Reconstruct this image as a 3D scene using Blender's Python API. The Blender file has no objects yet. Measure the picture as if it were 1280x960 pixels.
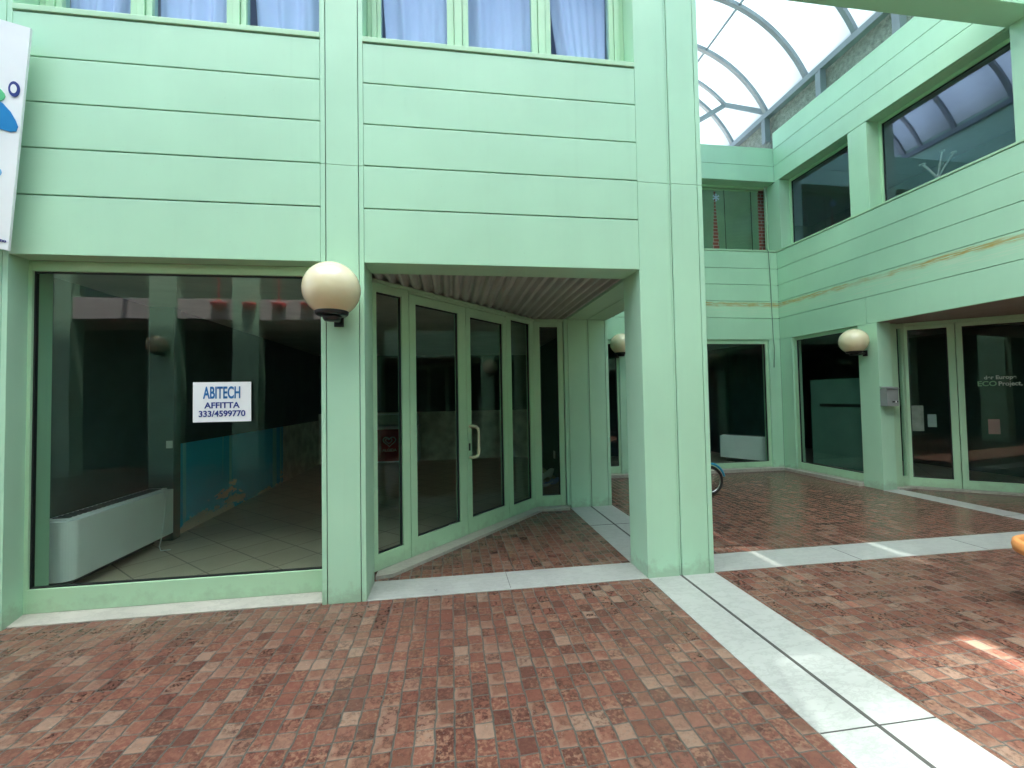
import bpy, bmesh, math, random
from mathutils import Vector, Matrix
random.seed(7)
scene = bpy.context.scene
COL = scene.collection
R = math.radians
V = Vector

# ------------------------------------------------------------------ materials
def newmat(name):
    m = bpy.data.materials.new(name); m.use_nodes = True
    nt = m.node_tree
    return m, nt, nt.nodes['Principled BSDF'], nt.nodes['Material Output']

def N(nt, t, **kw):
    n = nt.nodes.new(t)
    for k, v in kw.items():
        if k.startswith('i_'):
            key = k[2:]
            key = int(key) if key.isdigit() else key.replace('_', ' ')
            n.inputs[key].default_value = v
        else:
            setattr(n, k, v)
    return n

def L(nt, a, ai, b, bi):
    nt.links.new(a.outputs[ai], b.inputs[bi])

def math_(nt, op, a, b=None, c=None):
    n = N(nt, 'ShaderNodeMath', operation=op)
    for i, x in enumerate((a, b, c)):
        if x is None: continue
        if isinstance(x, (int, float)): n.inputs[i].default_value = x
        else: nt.links.new(x, n.inputs[i])
    return n.outputs[0]

def ramp(nt, src, stops, interp='LINEAR'):
    r = N(nt, 'ShaderNodeValToRGB'); r.color_ramp.interpolation = interp
    e = r.color_ramp.elements
    while len(e) < len(stops): e.new(0.5)
    for el, (p, c) in zip(e, stops):
        el.position = p; el.color = (*c, 1) if len(c) == 3 else c
    nt.links.new(src, r.inputs[0])
    return r.outputs[0]

def mixc(nt, f, a, b, mode='MIX'):
    n = N(nt, 'ShaderNodeMix', data_type='RGBA', blend_type=mode)
    for i, x in ((0, f), (6, a), (7, b)):
        if isinstance(x, (int, float)): n.inputs[i].default_value = x
        elif isinstance(x, tuple): n.inputs[i].default_value = (*x, 1)
        else: nt.links.new(x, n.inputs[i])
    return n.outputs[2]

def pos(nt):
    return N(nt, 'ShaderNodeNewGeometry').outputs['Position']

def noise(nt, scale, detail=3, vec=None, rough=.55, sx=None):
    n = N(nt, 'ShaderNodeTexNoise'); n.inputs['Scale'].default_value = scale
    n.inputs['Detail'].default_value = detail; n.inputs['Roughness'].default_value = rough
    v = vec if vec is not None else pos(nt)
    if sx:
        mp = N(nt, 'ShaderNodeMapping'); mp.inputs['Scale'].default_value = sx
        nt.links.new(v, mp.inputs['Vector']); v = mp.outputs[0]
    nt.links.new(v, n.inputs['Vector'])
    return n.outputs['Fac']

def bump(nt, h, strength, dist, bsdf):
    b = N(nt, 'ShaderNodeBump'); b.inputs['Strength'].default_value = strength; b.inputs['Distance'].default_value = dist
    nt.links.new(h, b.inputs['Height']); nt.links.new(b.outputs[0], bsdf.inputs['Normal'])

def simple(name, col, rough=.5, metal=0, var=.08, vscale=3, bmp=0, bscale=40):
    m, nt, b, o = newmat(name)
    f = noise(nt, vscale, 4)
    lo = tuple(c * (1 - var) for c in col); hi = tuple(min(1, c * (1 + var)) for c in col)
    nt.links.new(ramp(nt, f, [(.3, lo), (.7, hi)]), b.inputs['Base Color'])
    b.inputs['Roughness'].default_value = rough; b.inputs['Metallic'].default_value = metal
    if bmp: bump(nt, noise(nt, bscale, 3), bmp, .01, b)
    return m

def paint(name, col, rough=.38, stain=False, dirt=.5):
    """lacquered sheet metal: faint blotches, small scuffs, slight oil-canning"""
    m, nt, b, o = newmat(name)
    f = noise(nt, .9, 4); g = noise(nt, 6, 5, sx=(1, 1, .25))
    c = ramp(nt, f, [(.3, tuple(x * .93 for x in col)), (.7, tuple(x * 1.04 for x in col))])
    c = mixc(nt, math_(nt, 'MULTIPLY', ramp(nt, g, [(.5, (0, 0, 0)), (.8, (1, 1, 1))]), .13 * dirt), c, tuple(x * .7 for x in col))
    sp = noise(nt, 55, 2)
    c = mixc(nt, math_(nt, 'MULTIPLY', ramp(nt, sp, [(.74, (0, 0, 0)), (.78, (1, 1, 1))]), .28 * dirt), c, (.12, .16, .10))
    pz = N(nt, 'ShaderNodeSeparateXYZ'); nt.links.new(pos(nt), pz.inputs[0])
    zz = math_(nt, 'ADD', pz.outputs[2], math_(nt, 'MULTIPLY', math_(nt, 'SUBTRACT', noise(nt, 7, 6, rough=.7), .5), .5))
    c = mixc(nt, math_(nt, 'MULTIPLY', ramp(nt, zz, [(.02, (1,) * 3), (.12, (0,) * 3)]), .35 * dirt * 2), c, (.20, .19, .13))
    run = ramp(nt, noise(nt, 3.2, 5, sx=(6, 6, .22)), [(.56, (0,) * 3), (.74, (1,) * 3)])
    c = mixc(nt, math_(nt, 'MULTIPLY', run, .12 * dirt), c, tuple(x * .62 for x in col))
    if stain:
        p = N(nt, 'ShaderNodeSeparateXYZ'); nt.links.new(pos(nt), p.inputs[0])
        z = p.outputs[2]
        zn = math_(nt, 'ADD', z, math_(nt, 'MULTIPLY', math_(nt, 'SUBTRACT', noise(nt, 5, 4), .5), .07))
        up = ramp(nt, math_(nt, 'DIVIDE', math_(nt, 'SUBTRACT', zn, 3.10), .2), [(.40, (0, 0, 0)), (.62, (1, 1, 1)), (.8, (1, 1, 1)), (.92, (0, 0, 0))])
        pat = ramp(nt, noise(nt, 1.6, 3), [(.30, (.3,) * 3), (.50, (1,) * 3)])
        fine = ramp(nt, noise(nt, 9, 6, sx=(.5, .5, 9)), [(.39, (0,) * 3), (.51, (1,) * 3)])
        k = math_(nt, 'MULTIPLY', math_(nt, 'MULTIPLY', up, pat), fine)
        c = mixc(nt, math_(nt, 'MULTIPLY', k, .95), c, (.42, .30, .07))
        fine2 = ramp(nt, noise(nt, 7, 4, sx=(.35, .35, 10)), [(.5, (0,) * 3), (.62, (1,) * 3)])
        low = ramp(nt, math_(nt, 'DIVIDE', math_(nt, 'SUBTRACT', zn, 2.98), .3), [(.05, (0,) * 3), (.3, (1,) * 3), (.75, (1,) * 3), (.95, (0,) * 3)])
        c = mixc(nt, math_(nt, 'MULTIPLY', math_(nt, 'MULTIPLY', fine2, low), .5), c, (.60, .70, .52))
    nt.links.new(c, b.inputs['Base Color'])
    rr = N(nt, 'ShaderNodeMapRange', i_3=rough - .06, i_4=rough + .1); nt.links.new(g, rr.inputs[0])
    nt.links.new(rr.outputs[0], b.inputs['Roughness'])
    bump(nt, noise(nt, 1.7, 1), .35, .02, b)
    return m

def paving():
    m, nt, b, o = newmat('porphyry_paving')
    P = pos(nt)
    wob = N(nt, 'ShaderNodeTexNoise', i_Scale=9.0, i_Detail=3.0); nt.links.new(P, wob.inputs['Vector'])
    wv = N(nt, 'ShaderNodeVectorMath', operation='SUBTRACT'); nt.links.new(wob.outputs['Color'], wv.inputs[0]); wv.inputs[1].default_value = (.5,) * 3
    ws = N(nt, 'ShaderNodeVectorMath', operation='SCALE'); nt.links.new(wv.outputs[0], ws.inputs[0]); ws.inputs['Scale'].default_value = .022
    wa = N(nt, 'ShaderNodeVectorMath', operation='ADD'); nt.links.new(P, wa.inputs[0]); nt.links.new(ws.outputs[0], wa.inputs[1])
    s = N(nt, 'ShaderNodeSeparateXYZ'); nt.links.new(wa.outputs[0], s.inputs[0])
    W = .0885
    x = math_(nt, 'DIVIDE', s.outputs[0], W)
    col = math_(nt, 'FLOOR', x); fx = math_(nt, 'FRACT', x)
    wn0 = N(nt, 'ShaderNodeTexWhiteNoise', noise_dimensions='1D'); nt.links.new(col, wn0.inputs['W'])
    y = math_(nt, 'ADD', math_(nt, 'DIVIDE', s.outputs[1], W * 1.06), math_(nt, 'MULTIPLY', wn0.outputs['Value'], .35))
    pair = math_(nt, 'FLOOR', math_(nt, 'MULTIPLY', y, .5))
    cb = N(nt, 'ShaderNodeCombineXYZ'); nt.links.new(col, cb.inputs[0]); nt.links.new(pair, cb.inputs[1])
    wn1 = N(nt, 'ShaderNodeTexWhiteNoise', noise_dimensions='2D'); nt.links.new(cb.outputs[0], wn1.inputs['Vector'])
    mrg = math_(nt, 'GREATER_THAN', wn1.outputs['Value'], .955)
    ye = math_(nt, 'MULTIPLY', y, math_(nt, 'SUBTRACT', 1, math_(nt, 'MULTIPLY', mrg, .5)))
    row = math_(nt, 'FLOOR', ye); fy = math_(nt, 'FRACT', ye)
    cid = N(nt, 'ShaderNodeCombineXYZ'); nt.links.new(col, cid.inputs[0]); nt.links.new(row, cid.inputs[1]); nt.links.new(mrg, cid.inputs[2])
    wn2 = N(nt, 'ShaderNodeTexWhiteNoise', noise_dimensions='3D'); nt.links.new(cid.outputs[0], wn2.inputs['Vector'])
    # distance to the joint
    ex = math_(nt, 'MINIMUM', fx, math_(nt, 'SUBTRACT', 1, fx))
    ey0 = math_(nt, 'MINIMUM', fy, math_(nt, 'SUBTRACT', 1, fy))
    ey = math_(nt, 'MULTIPLY', ey0, math_(nt, 'ADD', 1, mrg))
    # columns joints wider than cross joints
    ed = math_(nt, 'MINIMUM', ex, math_(nt, 'MULTIPLY', ey, 1.5))
    edn = math_(nt, 'ADD', ed, math_(nt, 'MULTIPLY', math_(nt, 'SUBTRACT', noise(nt, 60, 3), .5), .045))
    joint = ramp(nt, edn, [(.032, (1,) * 3), (.062, (0,) * 3)])
    stone = ramp(nt, wn2.outputs['Value'], [(.0, (.10, .042, .032)), (.10, (.14, .056, .041)), (.26, (.165, .066, .048)), (.42, (.14, .06, .042)), (.56, (.18, .078, .056)), (.70, (.16, .078, .055)), (.84, (.195, .105, .077)), (.94, (.245, .16, .118))], 'CONSTANT')
    # veins and breccia inside each stone; every stone gets its own piece of the noise
    off = N(nt, 'ShaderNodeVectorMath', operation='SCALE'); nt.links.new(wn2.outputs['Color'], off.inputs[0]); off.inputs['Scale'].default_value = 37
    vv = N(nt, 'ShaderNodeVectorMath', operation='ADD'); nt.links.new(P, vv.inputs[0]); nt.links.new(off.outputs[0], vv.inputs[1])
    n1 = noise(nt, 38, 6, vec=vv.outputs[0], rough=.72)
    sel = wn1.outputs['Color']; ss = N(nt, 'ShaderNodeSeparateColor'); nt.links.new(wn2.outputs['Color'], ss.inputs[0])
    amt = math_(nt, 'MULTIPLY', math_(nt, 'ADD', ss.outputs[1], .15), .9)
    c = mixc(nt, math_(nt, 'MULTIPLY', ramp(nt, n1, [(.47, (0,) * 3), (.58, (1,) * 3)]), amt), stone, (.048, .019, .016))
    n2 = noise(nt, 52, 5, vec=vv.outputs[0])
    c = mixc(nt, math_(nt, 'MULTIPLY', ramp(nt, n2, [(.48, (0,) * 3), (.62, (1,) * 3)]), math_(nt, 'MULTIPLY', math_(nt, 'ADD', ss.outputs[2], .1), .75)), c, (.27, .15, .10))
    # pale worn arrises on one side
    sel2 = math_(nt, 'GREATER_THAN', ss.outputs[0], .6); n3 = noise(nt, 17, 4, vec=vv.outputs[0])
    fe = math_(nt, 'MINIMUM', fy, math_(nt, 'ADD', fx, math_(nt, 'MULTIPLY', math_(nt, 'GREATER_THAN', ss.outputs[2], .55), 1.0)))
    edge = ramp(nt, math_(nt, 'ADD', fe, math_(nt, 'MULTIPLY', math_(nt, 'SUBTRACT', n3, .5), .9)), [(.12, (1,) * 3), (.26, (0,) * 3)])
    c = mixc(nt, math_(nt, 'MULTIPLY', edge, math_(nt, 'MULTIPLY', sel2, .55)), c, (.26, .165, .12))
    grime = noise(nt, .55, 4)
    c = mixc(nt, ramp(nt, grime, [(.45, (0,) * 3), (.8, (.35,) * 3)]), c, (.10, .06, .045))
    c = mixc(nt, math_(nt, 'MULTIPLY', joint, .9), c, (.052, .060, .051))
    nt.links.new(c, b.inputs['Base Color'])
    rg = N(nt, 'ShaderNodeMapRange', i_3=.13, i_4=.36); nt.links.new(n1, rg.inputs[0])
    rj = math_(nt, 'ADD', rg.outputs[0], math_(nt, 'MULTIPLY', joint, .35))
    nt.links.new(rj, b.inputs['Roughness'])
    h = math_(nt, 'ADD', math_(nt, 'MULTIPLY', math_(nt, 'SUBTRACT', 1, joint), 1), math_(nt, 'ADD', math_(nt, 'MULTIPLY', n1, .35), math_(nt, 'MULTIPLY', ss.outputs[0], .3)))
    b.inputs['Specular IOR Level'].default_value = .36
    bump(nt, h, .38, .004, b)
    return m

def marble(name, base=(.60, .62, .585), rough=.3):
    m, nt, b, o = newmat(name)
    w = noise(nt, 2.5, 6, rough=.65)
    v = ramp(nt, noise(nt, 5, 8, rough=.7, sx=(1, 2.2, 1)), [(.44, (0,) * 3), (.5, (1,) * 3), (.53, (0,) * 3)])
    c = ramp(nt, w, [(.3, tuple(x * .9 for x in base)), (.7, tuple(min(1, x * 1.07) for x in base))])
    c = mixc(nt, math_(nt, 'MULTIPLY', v, .42), c, tuple(x * .55 for x in base))
    d = noise(nt, 45, 3)
    c = mixc(nt, math_(nt, 'MULTIPLY', ramp(nt, d, [(.62, (0,) * 3), (.72, (1,) * 3)]), .25), c, (.33, .31, .26))
    nt.links.new(c, b.inputs['Base Color'])
    rg = N(nt, 'ShaderNodeMapRange', i_3=rough - .1, i_4=rough + .15); nt.links.new(w, rg.inputs[0])
    nt.links.new(rg.outputs[0], b.inputs['Roughness'])
    return m

def glass(name, tint, refl=(1, 1, 1), f0=.05, fmax=.9):
    m, nt, b, o = newmat(name)
    nt.nodes.remove(b)
    g = N(nt, 'ShaderNodeNewGeometry')
    d = N(nt, 'ShaderNodeVectorMath', operation='DOT_PRODUCT')
    nt.links.new(g.outputs['Incoming'], d.inputs[0]); nt.links.new(g.outputs['Normal'], d.inputs[1])
    k = math_(nt, 'POWER', math_(nt, 'SUBTRACT', 1, math_(nt, 'ABSOLUTE', d.outputs['Value'])), 4.2)
    f = math_(nt, 'ADD', math_(nt, 'MULTIPLY', k, fmax), f0)
    t = N(nt, 'ShaderNodeBsdfTransparent'); t.inputs[0].default_value = (*tint, 1)
    s = N(nt, 'ShaderNodeBsdfGlossy'); s.inputs['Color'].default_value = (*refl, 1); s.inputs['Roughness'].default_value = 0.0
    bp_ = N(nt, 'ShaderNodeBump', i_Strength=.06, i_Distance=.02); nt.links.new(noise(nt, 1.3, 1), bp_.inputs['Height'])
    nt.links.new(bp_.outputs[0], s.inputs['Normal'])
    x = N(nt, 'ShaderNodeMixShader'); nt.links.new(f, x.inputs[0]); nt.links.new(t.outputs[0], x.inputs[1]); nt.links.new(s.outputs[0], x.inputs[2])
    nt.links.new(x.outputs[0], o.inputs[0])
    return m

def canopy_glazing(name='milky_glazing', col=(.86, .88, .88), dapple=False, k=.97):
    m, nt, b, o = newmat(name); nt.nodes.remove(b)
    t = N(nt, 'ShaderNodeBsdfTransparent'); t.inputs[0].default_value = (.9, .95, .97, 1)
    d = N(nt, 'ShaderNodeBsdfTranslucent'); d.inputs[0].default_value = (*col, 1)
    x = N(nt, 'ShaderNodeMixShader', i_0=k)
    if dapple:
        nt.links.new(ramp(nt, noise(nt, 1.7, 3), [(.36, (.52,) * 3), (.62, (.80,) * 3)]), x.inputs[0])
    nt.links.new(t.outputs[0], x.inputs[1]); nt.links.new(d.outputs[0], x.inputs[2]); nt.links.new(x.outputs[0], o.inputs[0])
    return m

def curtain_mat():
    m, nt, b, o = newmat('white_voile')
    b.inputs['Base Color'].default_value = (.86, .88, .93, 1); b.inputs['Roughness'].default_value = .8
    return m

def rough_render(name):
    m, nt, b, o = newmat(name)
    v = N(nt, 'ShaderNodeTexVoronoi', i_Scale=34.0); nt.links.new(pos(nt), v.inputs['Vector'])
    n = noise(nt, 14, 4)
    c = ramp(nt, n, [(.3, (.15, .19, .165)), (.7, (.28, .33, .29))])
    nt.links.new(c, b.inputs['Base Color']); b.inputs['Roughness'].default_value = .9
    bump(nt, v.outputs['Distance'], .8, .03, b)
    return m

def brick_mat():
    m, nt, b, o = newmat('red_brick')
    p = N(nt, 'ShaderNodeSeparateXYZ'); nt.links.new(pos(nt), p.inputs[0])
    cb = N(nt, 'ShaderNodeCombineXYZ'); nt.links.new(p.outputs[0], cb.inputs[0]); nt.links.new(p.outputs[2], cb.inputs[1])
    k = N(nt, 'ShaderNodeTexBrick', i_Scale=1.0); nt.links.new(cb.outputs[0], k.inputs['Vector'])
    k.inputs['Color1'].default_value = (.42, .10, .08, 1); k.inputs['Color2'].default_value = (.33, .08, .06, 1); k.inputs['Mortar'].default_value = (.5, .42, .38, 1)
    k.inputs['Brick Width'].default_value = .22; k.inputs['Row Height'].default_value = .07; k.inputs['Mortar Size'].default_value = .008
    nt.links.new(k.outputs[0], b.inputs['Base Color']); b.inputs['Roughness'].default_value = .85
    return m

def tile_mat():
    m, nt, b, o = newmat('beige_floor_tiles')
    mp = N(nt, 'ShaderNodeMapping'); mp.inputs['Rotation'].default_value = (0, 0, R(43)); nt.links.new(pos(nt), mp.inputs['Vector'])
    k = N(nt, 'ShaderNodeTexBrick', i_Scale=1.0, offset=0.0); nt.links.new(mp.outputs[0], k.inputs['Vector'])
    k.inputs['Color1'].default_value = (.52, .45, .35, 1); k.inputs['Color2'].default_value = (.46, .39, .30, 1); k.inputs['Mortar'].default_value = (.13, .11, .09, 1)
    k.inputs['Brick Width'].default_value = .40; k.inputs['Row Height'].default_value = .40; k.inputs['Mortar Size'].default_value = .006
    c = mixc(nt, math_(nt, 'MULTIPLY', noise(nt, 4, 5), .5), k.outputs[0], (.25, .20, .15))
    nt.links.new(c, b.inputs['Base Color']); b.inputs['Roughness'].default_value = .35
    return m

def peeling_blue():
    m, nt, b, o = newmat('blue_dado_paint')
    p = N(nt, 'ShaderNodeSeparateXYZ'); nt.links.new(pos(nt), p.inputs[0])
    n = noise(nt, 3.2, 7, rough=.65, sx=(1, .3, 1))
    lowm = ramp(nt, math_(nt, 'ADD', p.outputs[2], math_(nt, 'MULTIPLY', math_(nt, 'SUBTRACT', n, .5), 2.2)), [(.08, (1,) * 3), (.11, (0,) * 3)])
    band = ramp(nt, noise(nt, 1.4, 2, sx=(1, 1, .02)), [(.45, (.03, .52, .85)), (.5, (.22, .68, .82)), (.56, (.04, .55, .86))], 'CONSTANT')
    c = mixc(nt, lowm, band, (.68, .64, .55))
    nt.links.new(c, b.inputs['Base Color']); b.inputs['Roughness'].default_value = .6
    return m

GREEN = (.43, .70, .50)
M = dict(
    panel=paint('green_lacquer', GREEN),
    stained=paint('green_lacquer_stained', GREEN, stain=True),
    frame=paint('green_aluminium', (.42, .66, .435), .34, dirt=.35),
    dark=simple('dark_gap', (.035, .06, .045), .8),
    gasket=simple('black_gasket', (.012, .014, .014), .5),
    paving=paving(), marble=marble('grey_white_marble', (.38, .40, .375)), sill=marble('travertine_sill', (.43, .415, .36), .4),
    joint=simple('dark_joint', (.05, .05, .045), .8),
    glass=glass('tinted_shop_glass', (.90, .965, .935), f0=.022, fmax=.75),
    upglass=glass('sky_tinted_upper_glass', (.86, .91, .99), (.75, .86, 1), f0=.035),  # blue tint in the glass imitates reflected sky
    blueglass=glass('blue_tinted_glass', (.82, .84, .84), (.64, .73, 1), f0=.14),
    blindglass=glass('clear_blind_glass', (.96, .98, .97), f0=.015, fmax=.5),
    corr=simple('grey_corrugated_sheet', (.46, .47, .44), .5, .2, .12, 2),
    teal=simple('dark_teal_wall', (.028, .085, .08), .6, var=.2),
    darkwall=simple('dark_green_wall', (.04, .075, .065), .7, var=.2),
    greywall=simple('pale_grey_plaster', (.42, .41, .38), .8, var=.12, bmp=.3),
    white=simple('white_plaster', (.72, .71, .70), .8, var=.05),
    ceil=simple('brown_grey_ceiling', (.30, .27, .23), .8),
    tile=tile_mat(), blue=peeling_blue(), peel=simple('stained_white_plaster', (.72, .70, .62), .8, var=.28, vscale=4), brick=brick_mat(), render=rough_render('grey_rough_render'),
    curtain=curtain_mat(), canopy=canopy_glazing(col=(.38, .435, .465)), courtdiffuser=canopy_glazing('court_diffuser'), sunfilter=canopy_glazing('sun_softening_sheet', dapple=True), slot=canopy_glazing('streak_dimming_sheet', k=.62),  # court sheets and slot fillers are added to shape the sunlight
    rib=simple('grey_green_steel', (.20, .25, .275), .45, .1),
    globe=None, black=simple('black_plastic', (.012, .012, .013), .4),
    unit=simple('white_enamel', (.84, .87, .88), .35, var=.04), grille=simple('dark_grille', (.07, .08, .08), .5),
    sign=simple('white_sign_plastic', (.78, .80, .82), .35, var=.04), ink=simple('blue_ink', (.01, .13, .36), .5), inkd=simple('navy_ink', (.01, .03, .22), .5),
    signblue=simple('bright_blue_vinyl', (.0, .19, .48), .35), signgreen=simple('green_vinyl', (.10, .52, .22), .35), signpale=simple('pale_blue_vinyl', (.16, .42, .66), .35),
    red=simple('red_vinyl', (.42, .02, .025), .4), redp=simple('red_paint', (.80, .03, .06), .4),
    paper=simple('white_paper', (.75, .76, .78), .8), bluepaper=simple('blue_paper', (.30, .42, .75), .7),
    mail=simple('grey_painted_steel', (.25, .28, .27), .45), terra=simple('terracotta', (.70, .29, .09), .6, var=.18, bmp=.2), soil=simple('dark_soil', (.05, .035, .025), .9),
    slat=simple('green_blind_slat', (.34, .56, .42), .5), cream=simple('cream_handle', (.70, .66, .46), .3), rubber=simple('black_rubber', (.012, .012, .012), .7),
    chrome=simple('bright_steel', (.6, .6, .6), .25, 1), cyan=simple('turquoise_bike_paint', (.02, .30, .50), .3), lit=simple('pale_blue_film', (.62, .72, .92), .6),
    frost=simple('pale_vinyl_letters', (.45, .52, .48), .6), lettergreen=simple('green_vinyl_letters', (.22, .42, .25), .6), cable=simple('grey_green_cable', (.16, .25, .19), .6),
    coat=simple('white_coat_stand', (.86, .88, .84), .4), slab=simple('white_balcony', (.62, .56, .56), .7),
)
def globe_mat():
    m, nt, b, o = newmat('cream_globe')
    b.inputs['Base Color'].default_value = (.66, .58, .36, 1); b.inputs['Roughness'].default_value = .12
    p = N(nt, 'ShaderNodeTexCoord')
    f = noise(nt, 5, 4, vec=p.outputs['Object'])
    nt.links.new(ramp(nt, f, [(.3, (.74, .64, .40)), (.7, (.82, .74, .52))]), b.inputs['Base Color'])
    b.inputs['Subsurface Weight'].default_value = .25; b.inputs['Subsurface Radius'].default_value = (.1, .08, .05)
    b.inputs['Coat Weight'].default_value = .4; b.inputs['Coat Roughness'].default_value = .05
    return m
M['globe'] = globe_mat()

# ------------------------------------------------------------------ mesh helpers
class MB:
    def __init__(self): self.bm = bmesh.new()
    def box(self, x0, x1, y0, y1, z0, z1, bev=0, mat=None):
        g = bmesh.ops.create_cube(self.bm, size=1)
        vs = g['verts']
        bmesh.ops.scale(self.bm, vec=(x1 - x0, y1 - y0, z1 - z0), verts=vs)
        bmesh.ops.translate(self.bm, vec=((x0 + x1) / 2, (y0 + y1) / 2, (z0 + z1) / 2), verts=vs)
        if bev:
            es = list({e for v in vs for e in v.link_edges})
            r = bmesh.ops.bevel(self.bm, geom=es, offset=bev, segments=2, affect='EDGES', profile=.6)
            vs = r['verts']
            vs = list({v for f in r['faces'] for v in f.verts})
        if mat is not None:
            bmesh.ops.transform(self.bm, matrix=mat, verts=vs)
        return self
    def obox(self, o, d, s0, s1, t0, t1, z0, z1, bev=0):
        """box along horizontal direction d from o: s along d, t across (left of d)"""
        d = V((d[0], d[1], 0)).normalized(); n = V((-d.y, d.x, 0))
        m = Matrix(((d.x, n.x, 0, o[0]), (d.y, n.y, 0, o[1]), (0, 0, 1, 0), (0, 0, 0, 1)))
        return self.box(s0, s1, t0, t1, z0, z1, bev, m)
    def prism(self, pts, z0, z1, mat=None):
        lo = [self.bm.verts.new((p[0], p[1], z0)) for p in pts]; hi = [self.bm.verts.new((p[0], p[1], z1)) for p in pts]
        n = len(pts)
        fs = [self.bm.faces.new(lo[::-1]), self.bm.faces.new(hi)]
        for i in range(n): fs.append(self.bm.faces.new((lo[i], lo[(i + 1) % n], hi[(i + 1) % n], hi[i])))
        if mat is not None: bmesh.ops.transform(self.bm, matrix=mat, verts=lo + hi)
        return self
    def tube(self, path, r, seg=10, closed=False):
        path = [V(p) for p in path]; rings = []; n = len(path); up = None
        for i, p in enumerate(path):
            a = path[(i - 1) % n] if (i > 0 or closed) else path[i]; b = path[(i + 1) % n] if (i < n - 1 or closed) else path[i]
            t = (b - a).normalized()
            if up is None:
                up = V((0, 0, 1)) if abs(t.z) < .9 else V((1, 0, 0))
            u = (up - t * up.dot(t)).normalized(); w = t.cross(u); up = u
            rr = r[i] if isinstance(r, (list, tuple)) else r
            rings.append([self.bm.verts.new(p + u * math.cos(2 * math.pi * k / seg) * rr + w * math.sin(2 * math.pi * k / seg) * rr) for k in range(seg)])
        for i in range(n - 1 if not closed else n):
            A, B = rings[i], rings[(i + 1) % n]
            for k in range(seg):
                f = self.bm.faces.new((A[k], A[(k + 1) % seg], B[(k + 1) % seg], B[k])); f.smooth = True
        if not closed:
            self.bm.faces.new(rings[0][::-1]); self.bm.faces.new(rings[-1])
        return self
    def bar(self, path, w, h, upv=(0, 0, 1)):
        """rectangular section swept along a path"""
        path = [V(p) for p in path]; n = len(path); rings = []
        for i, p in enumerate(path):
            a = path[max(i - 1, 0)]; b = path[min(i + 1, n - 1)]
            t = (b - a).normalized(); u = V(upv); u = (u - t * u.dot(t)).normalized(); s = t.cross(u)
            rings.append([self.bm.verts.new(p + s * sx * w / 2 + u * sz * h / 2) for sx, sz in ((-1, -1), (1, -1), (1, 1), (-1, 1))])
        for i in range(n - 1):
            for k in range(4): self.bm.faces.new((rings[i][k], rings[i][(k + 1) % 4], rings[i + 1][(k + 1) % 4], rings[i + 1][k]))
        self.bm.faces.new(rings[0][::-1]); self.bm.faces.new(rings[-1])
        return self
    def lathe(self, prof, seg=40, c=(0, 0, 0), axis='Z'):
        rings = []
        for r, z in prof:
            if r < 1e-6: rings.append([self.bm.verts.new((c[0], c[1], c[2] + z))])
            else: rings.append([self.bm.verts.new((c[0] + r * math.cos(2 * math.pi * k / seg), c[1] + r * math.sin(2 * math.pi * k / seg), c[2] + z)) for k in range(seg)])
        for A, B in zip(rings, rings[1:]):
            for k in range(seg):
                k2 = (k + 1) % seg
                if len(A) == 1 and len(B) == 1: continue
                if len(A) == 1: f = self.bm.faces.new((A[0], B[k2], B[k]))
                elif len(B) == 1: f = self.bm.faces.new((A[k], A[k2], B[0]))
                else: f = self.bm.faces.new((A[k], A[k2], B[k2], B[k]))
                f.smooth = True
        return self
    def grid(self, fn, nu, nv, thick=0):
        vs = [[self.bm.verts.new(fn(i / nu, j / nv)) for j in range(nv + 1)] for i in range(nu + 1)]
        for i in range(nu):
            for j in range(nv):
                f = self.bm.faces.new((vs[i][j], vs[i + 1][j], vs[i + 1][j + 1], vs[i][j + 1])); f.smooth = True
        return self
    def build(self, name, mat, parent=None, label=None, recalc=True):
        if recalc: bmesh.ops.recalc_face_normals(self.bm, faces=self.bm.faces)
        me = bpy.data.meshes.new(name)
        if parent is not None:
            off = V(parent.location); q = parent.parent
            while q is not None: off += V(q.location); q = q.parent
            bmesh.ops.translate(self.bm, vec=-off, verts=self.bm.verts)
        self.bm.to_mesh(me); self.bm.free()
        if mat is not None: me.materials.append(mat)
        o = bpy.data.objects.new(name, me); COL.objects.link(o)
        if parent is not None: o.parent = parent
        if label: o['label'] = label
        return o

def tag(o, label, cat, group=None):
    o['label'] = label; o['category'] = cat
    if group: o['group'] = group
    return o
def thing(name, label, cat, loc=(0, 0, 0), rot=(0, 0, 0), group=None):
    o = bpy.data.objects.new(name, None); COL.objects.link(o); o.location = loc; o.rotation_euler = rot
    o.empty_display_size = .1
    return tag(o, label, cat, group)
def struct(o):
    o['kind'] = 'structure'; return o
def text_mesh(txt, size, sx=1, bold=0, thick=.001, align='CENTER'):
    cu = bpy.data.curves.new('lettering', 'FONT'); cu.body = txt; cu.size = size; cu.offset = bold; cu.extrude = thick; cu.align_x = align; cu.align_y = 'CENTER'
    o = bpy.data.objects.new('tmp', cu); COL.objects.link(o)
    bpy.context.view_layer.update()
    dg = bpy.context.evaluated_depsgraph_get()
    me = bpy.data.meshes.new_from_object(o.evaluated_get(dg)); me.name = 'lettering'
    bpy.data.objects.remove(o); bpy.data.curves.remove(cu)
    me.transform(Matrix.Diagonal((sx, 1, 1, 1)))
    return me
def lettering(txt, size, mat, parent, local, sx=1, bold=0, name='lettering', align='CENTER'):
    """local: 4x4 matrix placing text (XY plane) in the parent's space"""
    me = text_mesh(txt, size, sx, bold, align=align); me.transform(local)
    me.materials.clear(); me.materials.append(mat)
    o = bpy.data.objects.new(name, me); COL.objects.link(o); o.parent = parent
    return o
def facing_front(x, y, z):      # text upright, facing -Y
    return Matrix.Translation((x, y, z)) @ Matrix.Rotation(R(90), 4, 'X')

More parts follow.
